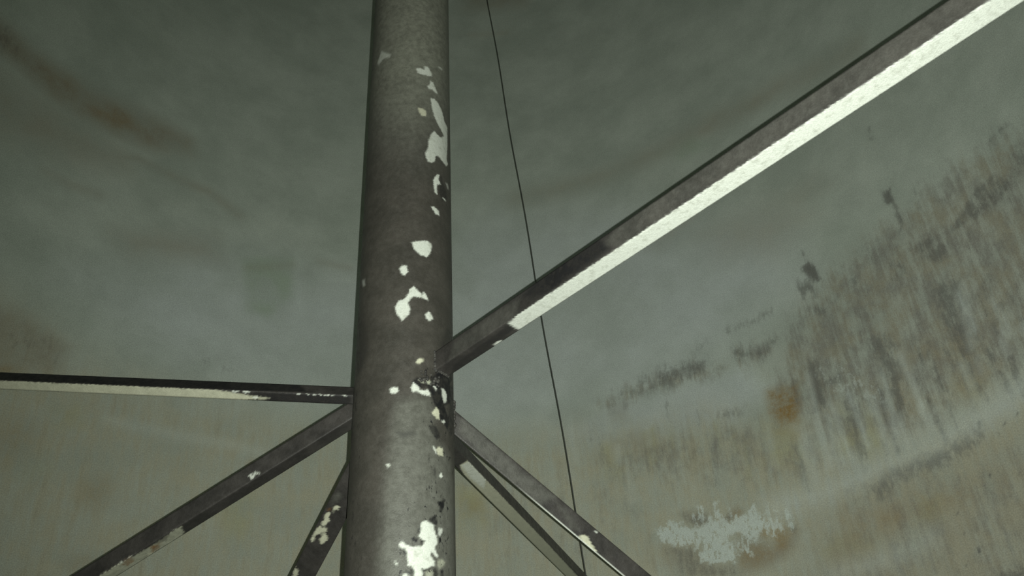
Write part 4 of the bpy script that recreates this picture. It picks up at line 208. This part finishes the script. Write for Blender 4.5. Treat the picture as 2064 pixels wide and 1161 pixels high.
def steel_paint(name, base_a, base_b):
    N = Nodes(name)
    p = N.coord()
    mott = N.noise(p, 9.0, 6, .6); crumb = N.noise(p, 45.0, 5, .65); grain = N.noise(p, 260.0, 2, .6)
    n1 = N.math('MULTIPLY_ADD', mott, .4, N.math('MULTIPLY', crumb, .6))
    c = N.mix(N.step(mott, .35, .65), base_a, base_b)
    c = N.mix(N.math('MULTIPLY', N.attr('worn_glow'), N.step(n1, .3, .7, .62, 1.0), clamp=True), c, S_WORN_GLOW)
    c = N.mix(N.math('MULTIPLY', N.attr('black'), N.step(n1, .4, .6, .55, 1.1), clamp=True), c, S_BLACK)
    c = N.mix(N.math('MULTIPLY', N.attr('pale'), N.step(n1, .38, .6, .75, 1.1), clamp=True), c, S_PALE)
    sp = N.math('MULTIPLY_ADD', N.noise(N.scale(p, (1, 1, .6)), 75.0, 4, .65), .7, N.math('MULTIPLY', mott, .3))
    c = N.mix(N.math('MULTIPLY', N.attr('speck'), N.step(sp, .56, .63)), c, S_BLACK)
    wt = N.mix(N.step(crumb, .45, .72), S_WHITE, S_WHITE_DIRTY)
    c = N.mix(N.attr('cream'), c, S_CREAM)
    c = N.mix(N.attr('white'), c, wt)
    c = N.mix(N.math('MULTIPLY', N.attr('rust'), N.step(n1, .4, .6, .5, 1.1), clamp=True), c, S_RUST)
    g = N.math('MULTIPLY_ADD', N.math('SUBTRACT', crumb, .5), .5, 1.0)
    g = N.math('ADD', g, N.math('MULTIPLY', N.math('SUBTRACT', grain, .5), .5))
    N.link(N.gain(c, g), N.bsdf.inputs['Base Color'])
    N.set(N.bsdf.inputs['Roughness'], N.step(crumb, .35, .7, .42, .62))
    N.bsdf.inputs['Specular IOR Level'].default_value = .45
    N.bump(N.math('ADD', N.math('MULTIPLY', crumb, 1.5), N.math('MULTIPLY_ADD', N.attr('white'), .8, grain)), .25, .003)
    return N.mat

def plain(name, a, b, rough, scale=14.0):
    N = Nodes(name); p = N.coord(); n = N.noise(p, scale, 6, .6)
    N.link(N.mix(N.step(n, .35, .65), a, b), N.bsdf.inputs['Base Color'])
    N.bsdf.inputs['Roughness'].default_value = rough
    N.bump(n, .2, .004)
    return N.mat

C_BASE_A, C_BASE_B = (.47, .52, .455), (.56, .61, .54)
C_COOL = (.61, .66, .645)
C_TAN = (.505, .488, .372)
C_GRIME_A, C_GRIME_B = (.265, .25, .22), (.345, .315, .235)
C_OLIVE = (.47, .46, .27)
C_GREEN = (.42, .50, .40)
C_BAND = (.36, .335, .26)
C_DARK = (.185, .185, .168)
C_RUST = (.33, .22, .085)
C_PALE = (.72, .79, .74)
S_BASE_A, S_BASE_B = (.047, .044, .037), (.064, .059, .050)
S_BAR_A, S_BAR_B = (.030, .028, .026), (.050, .046, .042)
S_WORN_GLOW = (.118, .12, .102)  # wear tone, also used to paint glow and highlight on the column
S_BLACK = (.008, .008, .009)
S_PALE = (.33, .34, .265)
S_WHITE, S_WHITE_DIRTY = (.66, .69, .62), (.44, .46, .40)
S_CREAM = (.52, .52, .39)
S_RUST = (.20, .10, .035)

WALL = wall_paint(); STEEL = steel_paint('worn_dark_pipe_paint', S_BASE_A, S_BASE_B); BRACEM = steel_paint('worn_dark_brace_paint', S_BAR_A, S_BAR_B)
WELDM = plain('weld_metal', (.016, .015, .014), (.06, .057, .05), .7, 60.)
CABLEM = plain('cable_sheath', (.05, .052, .048), (.075, .078, .07), .6)
FLOORM = plain('silted_floor_paint', (.22, .21, .16), (.34, .34, .29), .8, 3.)
ROOFM = plain('roof_paint', (.28, .28, .25), (.36, .37, .33), .8, 2.)

# ---------------------------------------------------------------- the shell, floor and roof
def build_wall():
    th_d = np.radians(np.arange(-82, 104, math.degrees(0.02 / TANK_R)))
    th_c = np.linspace(th_d[-1], th_d[0] + 2 * math.pi, 60)[1:-1]
    th = np.concatenate([th_d, th_c])
    z = np.concatenate([np.linspace(0, 2.3, 14)[:-1], np.arange(2.3, EAVE, 0.02), [EAVE]])
    T, Z = np.meshgrid(th, z)
    V = np.stack([TANK_R * np.sin(T), TANK_R * np.cos(T), Z], -1)
    me = grid_mesh('wall_round', V, len(th), len(z), True)
    P = np.stack([TANK_R * T, Z], -1).reshape(-1, 2)
    m = masks(P, WALL_STAINS, WALL_KINDS, 0.0, WALL_STREAKS)
    for k in WALL_KINDS: attr(me, k, m[k])
    vattr(me, 'flat', np.concatenate([P, np.zeros((len(P), 1))], 1))
    o = obj('wall_round', me, WALL)
    sol = o.modifiers.new('plate', 'SOLIDIFY'); sol.thickness = .02; sol.offset = -1
    bpy.context.view_layer.update()
    # the plate thickness goes outwards
    n = me.polygons[0].normal; c = me.polygons[0].center
    outward = n.x * c.x + n.y * c.y > 0
    sol.offset = 1 if outward else -1
    o['kind'] = 'structure'
    return o

def lathe(name, prof, seg, mat, closed_top=False, parent=None):
    bm = bmesh.new(); rings = []
    for r, zz in prof:
        if r < 1e-6: rings.append([bm.verts.new((0, 0, zz))])
        else: rings.append([bm.verts.new((r * math.sin(2 * math.pi * i / seg), r * math.cos(2 * math.pi * i / seg), zz)) for i in range(seg)])
    for a, b in zip(rings, rings[1:]):
        for i in range(seg):
            q = [a[i % len(a)], a[(i + 1) % seg % len(a)], b[(i + 1) % seg % len(b)], b[i % len(b)]]
            u = []
            for v in q:
                if v not in u: u.append(v)
            if len(u) > 2: bm.faces.new(u)
    bmesh.ops.recalc_face_normals(bm, faces=bm.faces)
    me = bpy.data.meshes.new(name); bm.to_mesh(me); bm.free()
    return obj(name, me, mat, parent, smooth=False)

build_wall()
fl = lathe('floor', [(0, 0), (TANK_R, 0), (TANK_R, -.05), (0, -.05)], 96, FLOORM); fl['kind'] = 'structure'
ce = lathe('ceiling', [(0, EAVE + .5), (TANK_R + .02, EAVE), (TANK_R + .02, EAVE + .04), (0, EAVE + .54)], 96, ROOFM); ce['kind'] = 'structure'

# ---------------------------------------------------------------- column with its welded braces
column = bpy.data.objects.new('support_column', None); COLL.objects.link(column)
column['label'] = 'dark grey-brown steel pipe column with flaking white paint and welded angle-iron braces'
column['category'] = 'column'; column['kind'] = 'thing'

def build_pipe():
    half = COL_R * 1.75
    a_d = np.arange(-half, half, 0.004) / COL_R
    a_c = np.linspace(a_d[-1], a_d[0] + 2 * math.pi, 34)[1:-1]
    a = np.concatenate([a_d, a_c])
    top = EAVE + .47
    z = np.concatenate([np.linspace(0.02, 2.0, 12)[:-1], np.arange(2.0, 4.9, .004), np.linspace(4.9, top, 14)])
    A, Z = np.meshgrid(a, z)
    az = FRONT - A                       # arc grows towards the right as seen from the front
    V = np.stack([COL_R * np.sin(az), COL_R * np.cos(az), Z], -1)
    me = grid_mesh('pipe', V, len(a), len(z), True)
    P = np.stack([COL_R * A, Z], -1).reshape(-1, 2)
    m = masks(P, COLUMN_WEAR_GLOW, STEEL_KINDS, .0016)
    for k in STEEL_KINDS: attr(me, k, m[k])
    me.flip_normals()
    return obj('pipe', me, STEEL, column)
build_pipe()
lathe('base_plate', [(0, 0), (.3, 0), (.3, .02), (0, .02)], 48, STEEL, parent=column)

def lump(bm, p, r):
    g = bmesh.ops.create_icosphere(bm, subdivisions=2, radius=r)
    sx, sy, sz = (random.uniform(.75, 1.3) for _ in range(3))
    for v in g['verts']:
        k = 1 + random.uniform(-.04, .04)
        v.co = Vector((v.co.x * sx * k, v.co.y * sy * k, v.co.z * sz * k)) + p

def build_brace(key, label, extra_lumps):
    B = BRACES[key]
    P0, d, u, v = (np.array(B[k]) for k in ('P0', 'd', 'u', 'v'))
    wu, wv, L, t = B['wu'], B['wv'], B['L'], .0075
    st = .0045; r = .0035
    # outline of the angle section: (pos_u, pos_v, across)
    sec = []
    for q in np.linspace(wu, r, max(3, int(wu / st))): sec.append((q, 0, -q))
    sec.append((r * .3, r * .3, 0))
    for q in np.linspace(r, wv, max(3, int(wv / st))): sec.append((0, q, q))
    sec.append((t * .5, wv + .001, wv + .004)); sec.append((t, wv, wv + .008))
    sec.append((t, (wv + t) / 2, 9)); sec.append((t, t, 9)); sec.append(((wu + t) / 2, t, 9))
    sec.append((wu, t, -wu - .008)); sec.append((wu + .001, t * .5, -wu - .004))
    S = np.array(sec)
    ts = np.arange(-.075, L - .012, .006)
    V = P0 + ts[:, None, None] * d + (S[:, 0, None] * u + S[:, 1, None] * v)[None]
    # ragged, corroded edges: tiny in-plane wobble along the length
    me = grid_mesh('brace', V, len(S), len(ts), True)
    P = np.stack(np.broadcast_arrays(ts[:, None], S[None, :, 2]), -1).reshape(-1, 2)
    m = masks(P, BRACE_WEAR_LIT[key], STEEL_KINDS, .0045 if key == 'E' else .0024)
    if key == 'D':                       # scraped bright lower edge
        edge = (P[:, 1] < -wu + .001) & (P[:, 1] > -1)
        m['white'][edge] = np.maximum(m['white'][edge], .9 * sstep((P[edge, 0] - .28) / .2))
    for k in STEEL_KINDS: attr(me, k, m[k])
    bm = bmesh.new(); bm.from_mesh(me)
    bm.verts.ensure_lookup_table()
    n = len(S)
    bm.faces.new([bm.verts[i] for i in range(n)])
    bm.faces.new([bm.verts[(len(ts) - 1) * n + i] for i in reversed(range(n))])
    bmesh.ops.recalc_face_normals(bm, faces=bm.faces)
    bm.to_mesh(me); bm.free()
    o = obj('brace', me, BRACEM, column, smooth=False)
    o['label'] = label
    # weld bead round the foot of the brace
    bm = bmesh.new()
    for q in range(90):
        s = S[int(q * (n - 1) / 89)]
        off = P0 + s[0] * u + s[1] * v
        a2 = d[:2] @ d[:2]; b2 = off[:2] @ d[:2]; c2 = off[:2] @ off[:2] - COL_R ** 2
        disc = b2 * b2 - a2 * c2
        if disc < 0: continue
        tt = (-b2 + math.sqrt(disc)) / a2
        p = off + tt * d
        lump(bm, Vector(p), random.uniform(.0032, .0058))
    for p, rr in extra_lumps: lump(bm, Vector(p), rr)
    wm = bpy.data.meshes.new('weld'); bm.to_mesh(wm); bm.free()
    obj('weld', wm, WELDM, o, smooth=True)
    # foot plate on the shell
    e = P0 + d * L + (u * wu + v * wv) * .3
    az = math.atan2(e[0], e[1]); R = TANK_R - .013
    bm = bmesh.new(); bmesh.ops.create_cube(bm, size=1)
    M = Matrix.Translation((R * math.sin(az), R * math.cos(az), e[2])) @ Matrix.Rotation(-az, 4, 'Z') @ Matrix.Diagonal((.17, .012, .2, 1))
    bmesh.ops.transform(bm, matrix=M, verts=bm.verts)
    bmesh.ops.bevel(bm, geom=bm.edges[:], offset=.003, segments=2, affect='EDGES')
    pm = bpy.data.meshes.new('end_plate'); bm.to_mesh(pm); bm.free()
    obj('end_plate', pm, WELDM, o, smooth=False)

LABELS = {
 'A': 'long angle iron rising to the upper right with a bare white underside',
 'B': 'level angle iron running left with a pale weathered lower face',
 'C': 'thin dark angle iron behind the column with a pale grey-green lower face',
 'D': 'dark angle iron sloping down to the right with a bright scraped lower edge',
 'E': 'dark angle iron sloping down to the left with a peeling lower face',
 'F': 'short dark angle iron behind the column dropping steeply left with cream flakes',
}
def on_col(az_deg, z, out=.0):
    a = math.radians(az_deg); return ((COL_R + out) * math.sin(a), (COL_R + out) * math.cos(a), z)
EXTRA = {k: [] for k in 'ABCDEF'}
EXTRA['A'] = [(on_col(random.uniform(128, 158), random.uniform(2.76, 2.80)), random.uniform(.003, .0065)) for _ in range(26)]
EXTRA['D'] = [(on_col(random.uniform(72, 86), random.uniform(2.68, 2.76)), random.uniform(.004, .008)) for _ in range(46)]
for key in 'ABCDEF':
    build_brace(key, LABELS[key], EXTRA[key])

# ---------------------------------------------------------------- hanging cable
def build_cable():
    a, b = (Vector(p) for p in CABLE); k = (b - a) / (b.z - a.z)
    lo = a + k * (0.004 - a.z); hi = a + k * (EAVE + .42 - a.z)
    n, seg, r = 90, 8, .0028
    rows = []
    for i in range(n + 1):
        f = i / n; c = lo.lerp(hi, f) + Vector((.004 * math.sin(f * 41), .004 * math.sin(f * 29 + 1), 0))
        rows.append([[c.x + r * math.cos(2 * math.pi * j / seg), c.y + r * math.sin(2 * math.pi * j / seg), c.z] for j in range(seg)])
    me = grid_mesh('hanging_cable', np.array(rows), seg, n + 1, True)
    o = obj('hanging_cable', me, CABLEM)
    o['label'] = 'thin black cable hanging slantwise against the wall right of the column'
    o['category'] = 'cable'
build_cable()

# ---------------------------------------------------------------- camera
cam = bpy.data.cameras.new('camera'); co = bpy.data.objects.new('camera', cam); COLL.objects.link(co)
right = Vector((0.99834863, 0.05744575, 0.0)); 
R3 = Matrix(((CAM_R[0], CAM_U[0], CAM_B[0]), (CAM_R[1], CAM_U[1], CAM_B[1]), (CAM_R[2], CAM_U[2], CAM_B[2])))
EYE = Vector((0.3683, -2.5031, 1.6))
co.matrix_world = Matrix.Translation(EYE) @ R3.to_4x4()
cam.sensor_fit = 'HORIZONTAL'; cam.sensor_width = 36.0; cam.lens = 1717.0 * 36.0 / 2064.0
cam.clip_start = .02
scene.camera = co

# ---------------------------------------------------------------- the flash beside the lens
sp = bpy.data.lights.new('hand_flash', 'SPOT'); so = bpy.data.objects.new('hand_flash', sp); COLL.objects.link(so)
so.location = EYE + Vector(CAM_R) * .022
aim = Vector(FLASH_AIM)
so.rotation_euler = (-aim).to_track_quat('Z', 'Y').to_euler()
sp.energy = FLASH_W; sp.spot_size = math.radians(FLASH_CONE); sp.spot_blend = 1.0; sp.shadow_soft_size = .003
sp.color = (.95, 1.0, .91)

w = bpy.data.worlds.new('tank_dark'); scene.world = w; w.use_nodes = True
w.node_tree.nodes['Background'].inputs[0].default_value = (0, 0, 0, 1)

scene.view_settings.view_transform = 'Standard'; scene.view_settings.look = 'None'
scene.view_settings.gamma = 1.0; scene.view_settings.exposure = EXPOSURE
scene.view_settings.use_curve_mapping = False
